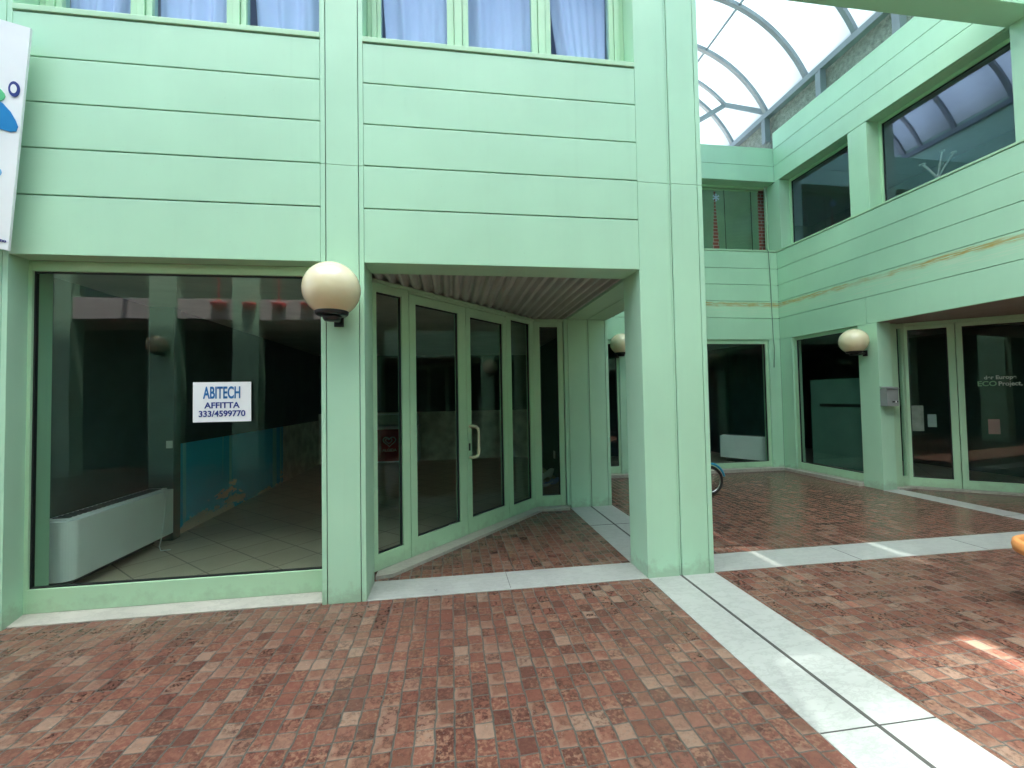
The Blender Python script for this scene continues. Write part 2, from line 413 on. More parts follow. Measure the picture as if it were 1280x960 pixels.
# ------------------------------------------------------------------ key measures (metres)
Y0 = 3.412                      # main facade
LV = [2.552, 2.967, 3.301, 3.628, 3.952, 4.270]     # cladding joints
HEAD = 5.70
XL, XA1, XA2, XP1, XP2 = -2.995, -.953, -.638, 1.582, 2.169
YP, YB, XR = 3.758, 7.724, 6.466
Y2 = 5.742
TOP = 7.8

# ------------------------------------------------------------------ ground
struct(MB().box(-60, 60, -60, 60, -.3, 0).build('ground', M['paving']))
# pale marble bands laid flush in the paving
def band(name, boxes, cuts):
    m = MB()
    for b_ in boxes: m.box(*b_, -.05, .004)
    struct(m.build(name, M['marble']))
    j = MB()
    for c in cuts: j.box(*c, -.02, .0062)
    struct(j.build(name.replace('strip', 'joint'), M['joint']))
xm = (XP1 + XP2) / 2
band('marble_path_strip', [(XP1 + .002, XP2 + .01, -6, Y2 + .36)],
     [(xm - .010, xm + .010, -6, Y2)] + [(XP1 + .004, XP2 + .008, y - .0025, y + .0025) for y in (-2.35, -.99, .37, 1.745, 4.9)])
band('marble_cross_strip', [(XA2 - .02, XP1, Y0, YP), (XP2 + .012, 6.43, Y0 + .02, YP + .05)],
     [(x - .0015, x + .0015, Y0 + .025, YP) for x in (.45, 3.6, 4.95)])
band('marble_edge_strip', [(6.44, 6.74, -4, 5.75)], [(6.44, 6.74, y - .0015, y + .0015) for y in (4.3, 2.9, 1.5)])

# ------------------------------------------------------------------ main building
mb = thing('shop_building', 'pale green metal clad two storey building with vacant shop window and diagonal glazed entrance', 'building', (0, 0, 0))

def cladding_rows(m, x0, x1, levels, y=Y0, gap=.010, bev=.004):
    for a, b in zip(levels, levels[1:]):
        m.box(x0, x1, y, y + .03, a + (0 if a == levels[0] else gap), b, bev)
def screws(m, x0, x1, levels):
    for a in levels[1:-1]:
        for t in (.08, .5, .95):
            if random.random() < .7:
                x = x0 + (x1 - x0) * t + random.uniform(-.05, .05)
                m.box(x, x + .007, Y0 - .002, Y0 + .004, a - .016, a - .010)
UP = LV + [4.30]
for x0, x1, nm in ((XL, XA1, 'left'), (XA2, XP1, 'right')):
    m = MB(); cladding_rows(m, x0 + .002, x1 - .002, LV); screws(m, x0, x1, LV)
    f = m.build('fascia', M['panel'], mb)
    MB().box(x0, x1, Y0 + .022, Y0 + .145, LV[0] + .004, 4.26).build('fascia_backing', M['dark'], f)
    # soffit lip under the fascia
    d = .148 if nm == 'left' else .30
    MB().box(x0 + .001, x1 - .001, Y0 + .02, Y0 + d, LV[0] + .0015, LV[0] + .03).build('fascia_soffit', M['panel'], f)
    # sill
    MB().box(x0, x1, Y0 - .008, Y0 + .24, 4.282, 4.322, .004).build('sill', M['frame'], mb)
    # cladding over the upper windows
    m = MB(); cladding_rows(m, x0 + .002, x1 - .002, [HEAD, 6.02, 6.35, 6.69, 7.02, 7.36, TOP]); 
    f2 = m.build('upper_fascia', M['panel'], mb)
    MB().box(x0, x1, Y0 + .022, Y0 + .3, HEAD + .004, TOP).build('fascia_backing', M['dark'], f2)
# columns
def column(x0, x1, y0, y1, z0, z1, seams=(), name='column', par=mb, edges=True):
    m = MB()
    zs = [z0] + [s for s in seams if z0 < s < z1] + [z1]
    w = .034 if edges else 0
    for a, b in zip(zs, zs[1:]):
        if edges:
            m.box(x0, x0 + w, y0, y1, a, b - .003, .0025); m.box(x1 - w, x1, y0, y1, a, b - .003, .0025)
            m.box(x0 + w + .006, x1 - w - .006, y0 + .002, y1, a, b - .003, .0025)
        else: m.box(x0, x1, y0, y1, a, b - .003, .0025)
    o = m.build(name, M['panel'], par)
    MB().box(x0 + .02, x1 - .02, y0 + .014, y1 - .014, z0, z1 - .004).build('seam_backing', M['dark'], o)
    return o
column(XA1, XA2, Y0, YP, .0, TOP, (3.303, 6.2))
column(-3.66, XL, Y0, YP, .0, TOP, (3.303, 6.2))
# corner pillar: two sheets on its face with a folded groove between
def pillar(x0, x1, y0, y1, z1, seams, par=mb, name='pillar'):
    m = MB(); xm_ = (x0 + x1) / 2 - .005; zs = [.0] + list(seams) + [z1]
    for a, b in zip(zs, zs[1:]):
        b -= .003
        m.box(x0, xm_ - .014, y0, y1, a, b, .003)
        m.box(xm_ + .012, x1 - .048, y0, y1, a, b, .003)
        m.box(xm_ - .010, xm_ + .006, y0 + .006, y1 - .01, a, b, .002)
        m.box(x1 - .042, x1, y0 + .001, y1, a, b, .003)
    o = m.build(name, M['panel'], par)
    MB().box(x0 + .02, x1 - .02, y0 + .016, y1 - .016, 0, z1 - .01).build('seam_backing', M['dark'], o)
    return o
pillar(XP1, XP2, Y0, YP, TOP, (3.297, 6.2))
pillar(XP1 + .015, XP2, Y2, Y2 + .36, 2.555, ())
# header beam that ties the two pillars
m = MB(); m.box(XP1 + .015, xm - .006, YP + .001, Y2 + .36, 2.556, 2.70, .003); m.box(xm + .004, XP2, YP + .001, Y2 + .36, 2.556, 2.70, .003)
hb = m.build('header_beam', M['panel'], mb)
MB().box(XP1 + .03, XP2 - .02, YP + .01, Y2 + .34, 2.575, 2.78).build('seam_backing', M['dark'], hb)
# right flank, floor slab, roof and back of the block
MB().box(XP2 - .15, XP2 - .004, YP + .002, 11, 2.70, TOP).build('flank_wall', M['panel'], mb)
MB().box(-6.6, XP2 - .16, Y0 + .15, 11, 2.80, 3.0).build('floor_slab', M['ceil'], mb)
MB().box(-6.6, XP2 - .01, Y0 + .31, 11, TOP - .12, TOP - .01).build('roof', M['render'], mb)
MB().box(-6.6, -3.661, Y0 + .01, Y0 + .2, 0, TOP).build('side_bay_wall', M['panel'], mb)

# --- shop interior
iw = MB()
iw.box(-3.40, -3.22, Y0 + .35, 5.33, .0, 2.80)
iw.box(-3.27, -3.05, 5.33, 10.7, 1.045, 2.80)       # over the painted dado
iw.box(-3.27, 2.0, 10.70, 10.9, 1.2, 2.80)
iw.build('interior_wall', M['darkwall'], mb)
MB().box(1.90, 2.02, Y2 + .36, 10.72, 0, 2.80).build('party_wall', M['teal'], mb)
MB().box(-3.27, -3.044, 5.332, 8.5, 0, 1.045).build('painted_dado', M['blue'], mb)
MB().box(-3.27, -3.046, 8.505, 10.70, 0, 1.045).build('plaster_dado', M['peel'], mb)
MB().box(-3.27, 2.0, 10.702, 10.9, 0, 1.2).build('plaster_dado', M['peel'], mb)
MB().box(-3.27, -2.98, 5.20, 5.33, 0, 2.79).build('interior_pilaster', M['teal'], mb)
# raised interior floor and porch threshold (diagonal)
DA, DB = V((-.638, 3.95, 0)), V((1.12, 5.80, 0)); DD = (DB - DA).normalized(); DN = V((DD.y, -DD.x, 0))   # DN points out to the porch
A0 = DA - DD * .03
fl = [(-3.25, Y0 + .155), (XA1, Y0 + .155), (XA1, YP + .01), (-.72, YP + .01), (-.72, 3.93), (DB.x, DB.y + .03), (1.57, 5.83), (1.57, 6.12), (2.0, 6.12), (2.0, 10.75), (-3.25, 10.75)]
MB().prism(fl, -.04, .028).build('interior_floor', M['tile'], mb)
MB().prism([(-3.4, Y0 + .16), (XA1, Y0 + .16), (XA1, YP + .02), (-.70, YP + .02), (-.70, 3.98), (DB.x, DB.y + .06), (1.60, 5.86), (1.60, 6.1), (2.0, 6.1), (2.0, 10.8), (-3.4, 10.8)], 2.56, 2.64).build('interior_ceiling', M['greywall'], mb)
# threshold marble
def off(p, d, n, s, t): return (p.x + d.x * s + n.x * t, p.y + d.y * s + n.y * t)
th = [off(DA, DD, DN, -.20, .02), off(DA, DD, DN, -.15, .15), (1.165, 5.655), (1.56, 5.655), (1.56, 5.85), (DB.x, 5.85)]
th = [(-.637, 3.80), (-.50, 3.83), (1.17, 5.63), (1.55, 5.63), (1.55, 5.86), (1.08, 5.86), (-.637, 4.02)]
MB().prism(th, -.03, .030).build('threshold', M['sill'], mb)
MB().prism([(Y0 + .03, -.03), (Y0 + .20, -.03), (Y0 + .20, .036), (Y0 + .145, .036), (Y0 + .03, .008)], XL - .03, XA1 - .002, Matrix(((0, 0, 1, 0), (1, 0, 0, 0), (0, 1, 0, 0), (0, 0, 0, 1)))).build('window_threshold', M['sill'], mb)

# --- frames.  glazed unit in a vertical plane: o origin, d direction, outward normal is the right of d
def glazed(par, o, d, s0, s1, z0, z1, g0, g1, gz0, gz1, mat_frame='frame', glassm='glass', name='window', depth=.06, gasket=True, label=None):
    f = MB()
    f.obox(o, d, s0, g0, -depth / 2, depth / 2, z0, z1, .003)
    f.obox(o, d, g1, s1, -depth / 2, depth / 2, z0, z1, .003)
    f.obox(o, d, g0 - .001, g1 + .001, -depth / 2 + .001, depth / 2 - .001, z0, gz0, .003)
    f.obox(o, d, g0 - .001, g1 + .001, -depth / 2 + .001, depth / 2 - .001, gz1, z1, .003)
    w = f.build(name, M[mat_frame], par, label)
    if gasket:
        k = MB(); t = .011
        k.obox(o, d, g0, g0 + t, -.012, .012, gz0, gz1); k.obox(o, d, g1 - t, g1, -.012, .012, gz0, gz1)
        k.obox(o, d, g0 + t, g1 - t, -.011, .011, gz0, gz0 + t); k.obox(o, d, g0 + t, g1 - t, -.011, .011, gz1 - t, gz1)
        k.build('gasket', M['gasket'], w)
    p = MB(); p.obox(o, d, g0 + .004, g1 - .004, -.004, .004, gz0 + .004, gz1 - .004)
    p.build('pane', M[glassm], w)
    return w
# vacant shop window
glazed(mb, (0, Y0 + .178, 0), (1, 0), XL - .03, XA1 - .002, .037, 2.552, -2.972, XA1 - .012, .203, 2.478, name='shop_window')
# diagonal entrance
def dd(s0, s1, g0, g1, gz0, gz1, name, z0=.032, z1=2.53, **k): return glazed(mb, (DA.x, DA.y, 0), DD, s0, s1, z0, z1, g0, g1, gz0, gz1, name=name, **k)
dd(-.10, .345, -.02, .262, .167, 2.455, 'sidelight')
d1 = dd(.352, 1.150, .432, 1.035, .195, 2.418, 'door', z1=2.50)
d2 = dd(1.157, 1.905, 1.228, 1.832, .195, 2.405, 'door', z1=2.50)
dd(1.912, 2.52, 2.007, 2.43, .165, 2.48, 'sidelight')
MB().obox((DA.x, DA.y), DD, .352, 1.905, -.03, .03, 2.506, 2.53, .002).build('door_head', M['frame'], mb)
MB().obox((DA.x, DA.y), DD, -.10, 2.56, -.035, .03, 2.533, 2.562, .003).build('frame_head', M['frame'], mb)
glazed(mb, (0, DB.y, 0), (1, 0), 1.115, 1.535, .032, 2.53, 1.212, 1.462, .172, 2.455, name='sidelight')
MB().box(1.10, 1.545, DB.y - .03, DB.y + .03, 2.533, 2.562, .003).build('frame_head', M['frame'], mb)
MB().box(1.545, 1.60, DB.y - .045, DB.y + .05, .03, 2.562, .003).build('door_jamb', M['panel'], mb)
# pull handle on the second leaf: cream bow with two bent ends
def on_diag(s, t, z): return (DA.x + DD.x * s + DN.x * t, DA.y + DD.y * s + DN.y * t, z)
hp = [on_diag(1.19, .02, 1.195), on_diag(1.20, .075, 1.195), on_diag(1.225, .095, 1.19), on_diag(1.255, .10, 1.165), on_diag(1.262, .10, 1.12), on_diag(1.262, .10, .93), on_diag(1.255, .10, .885), on_diag(1.225, .095, .862), on_diag(1.20, .075, .857), on_diag(1.19, .02, .857)]
MB().tube(hp, .0155, 12).build('handle', M['cream'], d2)
MB().obox((DA.x, DA.y), DD, 1.175, 1.200, -.036, -.028, .93, 1.01, .002).build('lock', M['black'], d2)
# corrugated porch ceiling, cut along the diagonal glazing
m = MB(); nprof = 23 * 8; prev = None
for i in range(nprof + 1):
    x = XA2 + (XP1 + .02 - XA2) * i / nprof
    ph = (x / .0985) % 1.0
    tri = .5 + .5 * math.sin(2 * math.pi * ph); tri = min(1, max(0, (tri - .5) * 1.7 + .5))
    z = 2.566 + .042 * tri
    t = (x - DA.x) / (DB.x - DA.x); ye = DA.y + (DB.y - DA.y) * min(t, 1) + .06
    cur = (m.bm.verts.new((x, Y0 + .29, z)), m.bm.verts.new((x, ye, z)))
    if prev: m.bm.faces.new((prev[0], cur[0], cur[1], prev[1]))
    prev = cur
o = m.build('porch_ceiling', M['corr'], mb)
md = o.modifiers.new('thick', 'SOLIDIFY'); md.thickness = .002

# --- upper windows with their rooms
def upper_window(x0, x1, spans, par):
    y = Y0 + .215
    f = MB()
    e = [x0] + [v for s in spans for v in s] + [x1]
    for a, b in zip(e[0::2], e[1::2]):
        w = b - a
        f.box(a, a + w * .32, y - .02, y + .05, 4.322, HEAD, .003); f.box(a + w * .34, b - w * .3, y - .035, y + .05, 4.322, HEAD, .003); f.box(b - w * .28, b, y - .02, y + .05, 4.322, HEAD, .003)
    for a, b in spans:
        f.box(a, b, y - .018, y + .05, 4.322, 4.40, .003); f.box(a, b, y - .018, y + .05, HEAD - .07, HEAD, .003)
    w = f.build('upper_window', M['frame'], par)
    for a, b in spans:
        MB().box(a + .001, b - .001, y + .012, y + .02, 4.401, HEAD - .071).build('pane', M['upglass'], w)
    for a, b in ((x0 - .001, x0 + .012), (x1 - .012, x1 + .001)):
        pass
    return w
SP1 = [(-2.845, -2.385), (-2.235, -1.705), (-1.56, -1.012)]
SP2 = [(-.525, .015), (.195, .742), (.912, 1.445)]
upper_window(XL + .003, XA1 - .003, SP1, mb); upper_window(XA2 + .003, XP1 - .003, SP2, mb)
MB().box(-3.6, XP2 - .17, 5.2, 5.3, 3.0, TOP - .13).build('room_wall', M['greywall'], mb)
def curtain(x0, x1, slant0, slant1, label, y=Y0 + .36):
    def fn(u, v):
        a = x0 + slant0 * (1 - v); b = x1 + slant1 * (1 - v)
        x = a + (b - a) * u
        return (x, y + .030 * math.sin(u * 12 + 2.4 * math.sin(u * 4 + x0)) + .006 * math.sin(u * 41 + v * 2 + x0 * 3), 4.05 + v * 1.62)
    m = MB(); m.grid(fn, 70, 8)
    o = m.build('curtain', M['curtain'])
    md = o.modifiers.new('thick', 'SOLIDIFY'); md.thickness = .002
    tag(o, label, 'curtain', 'white curtains in the upper windows')
cl = [(SP1[0], -.02, -.28, 'white curtain drawn aside in the first upper window from the projecting sign'),
      (SP1[1], .03, -.1, 'white curtain with a thin gap in the middle pane above the shop window'),
      (SP1[2], .10, -.06, 'pale curtain in the upper window just left of the narrow column'),
      (SP2[0], .09, -.02, 'white curtain in the upper window just right of the narrow column'),
      (SP2[1], .02, -.02, 'full width white curtain in the middle window above the glazed entrance'),
      (SP2[2], .22, -.03, 'slanting white curtain in the upper window beside the corner pillar')]
for (a, b), s0, s1, lb in cl: curtain(a - .04, b + .04, s0, s1, lb)

# ------------------------------------------------------------------ corner wing (back wall + right wall)
wg = thing('corner_wing', 'pale green L shaped wing behind the pillar with stained cladding and glazed corner shops', 'building', (0, 0, 0))
LW = LV + [4.31]
def rows_back(m, x0, x1, levels, gap=.008):
    for a, b in zip(levels, levels[1:]): m.box(x0, x1, YB, YB + .05, a + gap, b, .003)
def rows_right(m, y0, y1, levels, gap=.008):
    for a, b in zip(levels, levels[1:]): m.box(XR, XR + .05, y0, y1, a + gap, b, .003)
LSILL = [LV[0] - .008] + LV[1:5] + [4.285]
# split rows: clean and stained one (between joints 1 and 2)
for st, pick in ((False, (0, 2, 3, 4)), (True, (1,))):
    m = MB()
    for i in pick:
        for xa, xb in ((XP2, 6.315), (6.32, XR)): rows_back(m, xa, xb, LSILL[i:i + 2])
    m.build('back_cladding', M['stained' if st else 'panel'], wg, 'cladding sheet with ochre and chalky run stains' if st else None)
    m = MB()
    for i in pick:
        if i == 0: rows_right(m, -3, 5.915, LSILL[i:i + 2]); rows_right(m, 5.92, YB, LSILL[i:i + 2])
        else: rows_right(m, -3, YB, LSILL[i:i + 2])
    m.build('right_cladding', M['stained' if st else 'panel'], wg, 'cladding sheet with ochre and chalky run stains' if st else None)
HL = [HEAD, 6.023, 6.359]
m = MB(); rows_back(m, XP2, XR, HL); m.build('upper_back_cladding', M['panel'], wg)
m = MB(); rows_right(m, -3, YB, HL + [6.665]); m.build('upper_right_cladding', M['panel'], wg)
# structural backing behind the cladding (dark in the joints)
MB().box(XP2, XR, YB + .044, YB + .17, LV[0] + .02, 4.28).build('backing_wall', M['dark'], wg)
MB().box(XR + .044, XR + .17, -3, YB + .17, LV[0] + .02, 4.28).build('backing_wall', M['dark'], wg)
MB().box(XP2, XR + .17, YB + .044, YB + .17, HEAD + .01, 6.35).build('backing_wall', M['dark'], wg)
MB().box(XR + .044, XR + .17, -3, YB + .04, HEAD + .01, 6.66).build('backing_wall', M['dark'], wg)
# window soffits and sills upstairs
MB().box(XR + .05, XR + .30, -3, YB, HEAD + .003, HEAD + .05).build('window_soffit', M['panel'], wg)
MB().box(XP2, XR - .001, YB + .05, YB + .30, HEAD + .003, HEAD + .05).build('window_soffit', M['panel'], wg)
MB().box(XR - .008, XR + .24, -3, YB, 4.296, 4.325, .003).build('sill', M['frame'], wg)
MB().box(XP2, XR - .01, YB - .008, YB + .24, 4.296, 4.325, .003).build('sill', M['frame'], wg)
# upper piers
for y0, y1 in ((5.785, 6.105), (3.45, 4.03), (1.0, 1.35)):
    MB().box(XR, XR + .26, y0, y1, 4.326, HEAD - .002, .003).build('pier', M['panel'], wg)
MB().box(XR + .001, XR + .22, YB - .13, YB + .2, 4.326, HEAD - .002, .003).build('pier', M['panel'], wg)
# upper right windows
for y0, y1, in ((6.105, YB - .13), (4.03, 5.785), (1.35, 3.45)):
    glazed(wg, (XR + .245, 0, 0), (0, 1), y0, y1, 4.326, HEAD, y0 + .045, y1 - .045, 4.36, HEAD - .05, glassm='blueglass', name='upper_window', gasket=True)
# upstairs rooms
MB().box(XR + .3, 10.5, -3, 11.2, 2.80, 3.0).build('floor_slab', M['ceil'], wg)
MB().box(10.5, 10.6, -3, 11.2, 0, 6.6).build('rear_wall', M['greywall'], wg)
MB().box(XR + .18, 10.6, -3, 11.2, 6.35, 6.5).build('roof', M['white'], wg)
MB().box(XP2 + .01, XR + .17, YB + .18, 11.2, 6.2, 6.34).build('roof', M['white'], wg)
MB().box(XP2 + .01, 10.6, 11.2, 11.3, 0, 6.5).build('rear_wall', M['greywall'], wg)
# brick inner wall behind the blind
MB().box(XP2 + .01, XR + .1, YB + .42, YB + .52, 3.0, 6.2).build('brick_wall', M['brick'], wg)
glazed(wg, (0, YB + .235, 0), (1, 0), XP2 + .01, XR, 4.326, HEAD, XP2 + .06, XR - .03, 4.35, HEAD - .04, name='upper_window', glassm='blindglass', gasket=False)
# parapet above the right wall
MB().box(XR + .24, XR + .40, -3, 11.2, 6.50, 7.34).build('parapet', M['render'], wg)
MB().box(XR, XR + .24, -3, YB, 6.667, 6.70).build('coping', M['panel'], wg)
MB().box(XP2, XR, YB, YB + .30, 6.362, 6.39).build('coping', M['panel'], wg)
# ground floor: back wall
for x0, x1 in ((3.13, 3.46), (6.225, XR)):
    MB().box(x0, x1, YB + .002, YB + .2, .0, LV[0] - .002, .003).build('pier', M['panel'], wg)
glazed(wg, (0, YB + .06, 0), (1, 0), XP2 + .01, 3.13, .06, 2.55, XP2 + .08, 3.09, .19, 2.47, name='shop_window')
glazed(wg, (0, YB + .06, 0), (1, 0), 3.46, 6.225, .06, 2.55, 3.53, 6.165, .165, 2.468, name='shop_window')
MB().box(XP2 + .01, 6.40, YB - .10, YB + .10, -.03, .055, .003).build('window_threshold', M['sill'], wg)
# ground floor: right wall
MB().box(XR + .001, XR + .2, 7.43, YB, 0, LV[0] - .002, .003).build('pier', M['panel'], wg)
PX = 6.70
m = MB(); m.box(XR, PX, 5.757, 6.075, 0, LV[0] - .002, .003); m.build('pier', M['panel'], wg)
glazed(wg, (XR + .07, 0, 0), (0, 1), 6.075, 7.43, .06, 2.55, 6.09, 7.37, .19, 2.49, name='shop_window')
MB().box(XR - .09, XR + .1, 6.08, YB - .10, -.03, .052, .003).build('window_threshold', M['sill'], wg)
# right porch: ceiling and diagonal glazing
MB().box(XR + .05, 10.4, -3, 5.95, LV[0] + .004, LV[0] + .05).build('porch_ceiling', M['ceil'], wg)
RO, RD = (7.0, 5.895), V((.774, -.633, 0))
MB().prism([(PX, 5.72), (7.02, 5.72), (9.3, 3.86), (9.3, 4.1), (7.05, 5.93), (PX, 5.95)], -.03, .028).build('threshold', M['sill'], wg)
MB().box(PX, 6.86, 5.80, 5.92, .03, 2.54, .003).build('door_jamb', M['frame'], wg)
glazed(wg, (0, 5.86, 0), (1, 0), 6.84, 7.03, .03, 2.54, 6.885, 6.985, .18, 2.47, name='sidelight', gasket=False)
def rd(s0, s1, g0, g1, nm): return glazed(wg, RO, RD, s0, s1, .03, 2.50, g0, g1, .16, 2.44, name=nm, depth=.06)
rd(.03, .635, .10, .555, 'sidelight')
r2 = rd(.645, 1.46, .715, 1.39, 'door'); rd(1.47, 2.30, 1.54, 2.23, 'door'); rd(2.31, 2.9, 2.38, 2.83, 'sidelight')
MB().obox(RO, RD, .0, 2.95, -.03, .03, 2.505, 2.55, .003).build('frame_head', M['frame'], wg)
# ground floor interiors
MB().box(XP2 + .01, 10.5, YB + .2, 11.2, -.03, .02).build('interior_floor', M['tile'], wg)
MB().prism([(XR + .25, 6.1), (7.05, 6.0), (9.4, 4.1), (10.4, 4.1), (10.4, YB + .2), (XR + .25, YB + .2)], -.03, .019).build('interior_floor', M['tile'], wg)
MB().box(XP2 + .01, 6.5, 10.2, 10.4, 0, 2.8).build('interior_wall', M['teal'], wg)
MB().box(XR + .2, 6.80, YB + .22, 11.0, 0, 2.8).build('interior_wall', M['teal'], wg)
MB().box(9.4, 9.6, 3.0, 11, 0, 2.8).build('interior_wall', M['darkwall'], wg)
MB().box(XP2 + .01, XR + .1, YB + .2, 11.2, 2.60, 2.7).build('interior_ceiling', M['darkwall'], wg)
MB().box(XR + .2, 10.4, 5.96, 11.2, 2.58, 2.7).build('interior_ceiling', M['darkwall'], wg)
MB().box(4.05, 4.17, YB + .22, 10.2, 0, 2.6).build('interior_wall', M['teal'], wg)
# frosted lower film behind the right window
MB().box(6.62, 6.64, 6.12, 7.2, .2, 1.72).build('frosted_screen', simple('dark_frosted_film', (.085, .16, .135), .5), wg)
MB().box(6.605, 6.62, 6.12, 7.0, 1.24, 1.29).build('screen_rail', M['black'], wg)
# lettering on the right door leaf
o0 = V((RO[0], RO[1], 0))
dn = V((RD.y, -RD.x, 0))                                  # outward normal (towards the courtyard)
def on_rd(s, z, t=.008): return o0 + RD * s + dn * t + V((0, 0, z))
def rd_text(txt, s, z, size, mat, sx=1):
    q = on_rd(s, z)
    mt = Matrix(((RD.x, 0, dn.x, q.x), (RD.y, 0, dn.y, q.y), (0, 1, 0, q.z), (0, 0, 0, 1)))
    lettering(txt, size, M[mat], r2, mt, sx, .002)
rd_text('der Europe', 1.09, 1.665, .075, 'frost', .95); rd_text('ECO', .955, 1.575, .10, 'lettergreen', 1.0); rd_text('Project,', 1.19, 1.572, .085, 'frost', .9)

def reflection_sheet(s0, s1, z0, z1, mt, label):
    m = MB(); m.obox(RO, RD, s0, s1, .030, .032, z0, z1)  # thin coloured sheet stands in for a blurred reflection in the glass
    tag(m.build('reflection_sheet', mt, None), label, 'reflection_sheet', 'sheets imitating reflections in the right hand glazed doors')
reflection_sheet(.957, 1.078, .845, 1.062, simple('pink_reflection', (.34, .13, .14), .8), 'pink sheet imitating a reflection in the glazed door below the lettering')
reflection_sheet(.305, .406, .935, 1.128, simple('white_reflection', (.34, .36, .36), .8), 'small white sheet imitating a reflection in the glazed panel beside the letter box')
reflection_sheet(.125, .262, .871, 1.264, simple('grey_reflection', (.24, .22, .21), .8, var=.3, vscale=6), 'tall greyish sheet imitating a reflection in the glazed panel right next to the letter box')

# portal beam between pillar and right wall
bt = thing('portal_beam', 'pale green clad beam crossing overhead from the corner pillar to the right wing', 'beam', (0, 0, 0))
m = MB(); m.box(XP2 + .002, XR - .003, 3.765, 4.05, 5.692, 6.00, .004); m.box(XP2 + .002, XR - .003, 3.765, 4.05, 6.008, 6.33, .004)
m.build('cladding', M['panel'], bt)
MB().box(XP2 + .003, XR - .004, 3.79, 4.03, 5.72, 6.3).build('core', M['dark'], bt)

# ------------------------------------------------------------------ vaulted canopy
cv = thing('glass_canopy', 'barrel vaulted canopy of grey steel hoops and milky glazing over the passage', 'canopy', (0, 0, 0))
CX, CZ, CR = 4.385, 6.21, 2.48
a0 = math.asin((7.30 - CZ) / CR)
def arc(y, r=CR, aa=a0, ab=math.pi - a0, n=40): return [(CX + r * math.cos(aa + (ab - aa) * i / n), y, CZ + r * math.sin(aa + (ab - aa) * i / n)) for i in range(n + 1)]
RIBS = [4.4, 5.0, 6.01, 7.0, 8.02]
for y in RIBS + [9.12, 10.2]: MB().bar(arc(y), .07, .075, (0, 1, 0)).build('rib', M['rib'], cv)
ang3 = math.atan2(7.86 - CZ, 6.08 - CX)
MB().bar(arc(8.72, aa=ang3), .06, .06, (0, 1, 0)).build('rib', M['rib'], cv)
p3 = (CX + CR * math.cos(ang3), 8.72, CZ + CR * math.sin(ang3))
MB().bar([(6.6, 8.05, 7.36), p3], .06, .09).build('tie_bar', M['rib'], cv)
MB().bar([p3, (5.45, 9.12, 7.62)], .06, .09).build('tie_bar', M['rib'], cv)
for an in (R(69), R(111)):
    MB().bar([(CX + CR * math.cos(an), 4.4, CZ + CR * math.sin(an)), (CX + CR * math.cos(an), 10.2, CZ + CR * math.sin(an))], .03, .03).build('purlin', M['rib'], cv)
for x in (6.6, XP2 + .02):
    MB().box(x - .06, x + .06, 3.9, 10.3, 7.20, 7.31, .004).build('rail', M['rib'], cv)
for y in (9.4, 8.02, 6.66, 5.30):
    MB().box(6.52, 6.64, y - .035, y - .005, 6.70, 7.20).box(6.55, 6.60, y + .005, y + .10, 6.70, 7.20).build('post', M['rib'], cv)
# glazing bays (one slipped sheet leaves slots that let the sun through)
def glazing(ya, yb, A, B, n=16, mt='canopy'):
    pa = arc(ya, CR + .045, A, B, n); pb = arc(yb, CR + .045, A, B, n)
    m = MB(); rows = [[m.bm.verts.new(p) for p in pa], [m.bm.verts.new(p) for p in pb]]
    for i in range(n):
        f = m.bm.faces.new((rows[0][i], rows[0][i + 1], rows[1][i + 1], rows[1][i])); f.smooth = True
    o = m.build('glazing_sheet', M[mt], cv)
    md = o.modifiers.new('thick', 'SOLIDIFY'); md.thickness = .004; md.offset = 0
for k, (ya, yb) in enumerate([(4.42, 4.99), (5.01, 5.99), (6.03, 6.99), (7.01, 8.01), (8.03, 9.11), (9.13, 10.19)]):
    glazing(ya, yb, a0, R(68.9))
    if k == 1:                                  # two slipped sheets leave slots that let the sun through
        glazing(ya, 5.31, R(69.1), R(110.9)); glazing(5.31, yb, R(69.1), R(80.2), 8); glazing(5.31, yb, R(82.2), R(104.5))
        glazing(5.31, 5.87, R(104.5), R(110.9)); glazing(5.965, yb, R(104.5), R(110.9), 6)
        glazing(ya, 5.87, R(111.1), R(119)); glazing(5.965, yb, R(111.1), R(119)); glazing(ya, yb, R(119), math.pi - a0)
        glazing(5.31, yb, R(80.2), R(82.2), 3, 'slot'); glazing(5.87, 5.965, R(104.5), R(110.9), 4, 'slot'); glazing(5.87, 5.965, R(111.1), R(119), 4, 'slot')  # part-clear fillers added in the slots to weaken the sun streaks
    else:
        glazing(ya, yb, R(69.1), R(110.9)); glazing(ya, yb, R(111.1), math.pi - a0)
# unseen flat sheets added over the court to block and diffuse the sun
RZ, RY0, RY1 = 18.0, -9.0, 5.25
for i in range(9):
    x0, x1 = -12 + i * 2.06, -12 + (i + 1) * 2.06
    for ya, yb in ((RY0, -.10), (.32, RY1 if x1 > 2.4 else 7.5)):      # gap left so sun strikes the opposite balcony
        MB().box(x0 + .03, x1 - .03, ya, yb, RZ, RZ + .006).build('glazing_sheet', M['courtdiffuser'], cv)  # unseen diffuser, keeps direct sun off the court floor
    MB().box(x0 - .04, x0 + .04, RY0 - .1, RY1, RZ - .14, RZ - .004).build('added_roof_beam', M['rib'], cv)
    if x0 > 0: MB().box(x0 + .04, x1 - .04, RY1 + .07, RY1 + 1.55, RZ, RZ + .006).build('sun_softening_sheet', M['sunfilter'], cv)  # unseen sheet added to soften and dapple the sun patch
MB().box(2.5, 6.6, RY1, RY1 + .06, RZ - .16, RZ).build('added_roof_beam', M['rib'], cv)

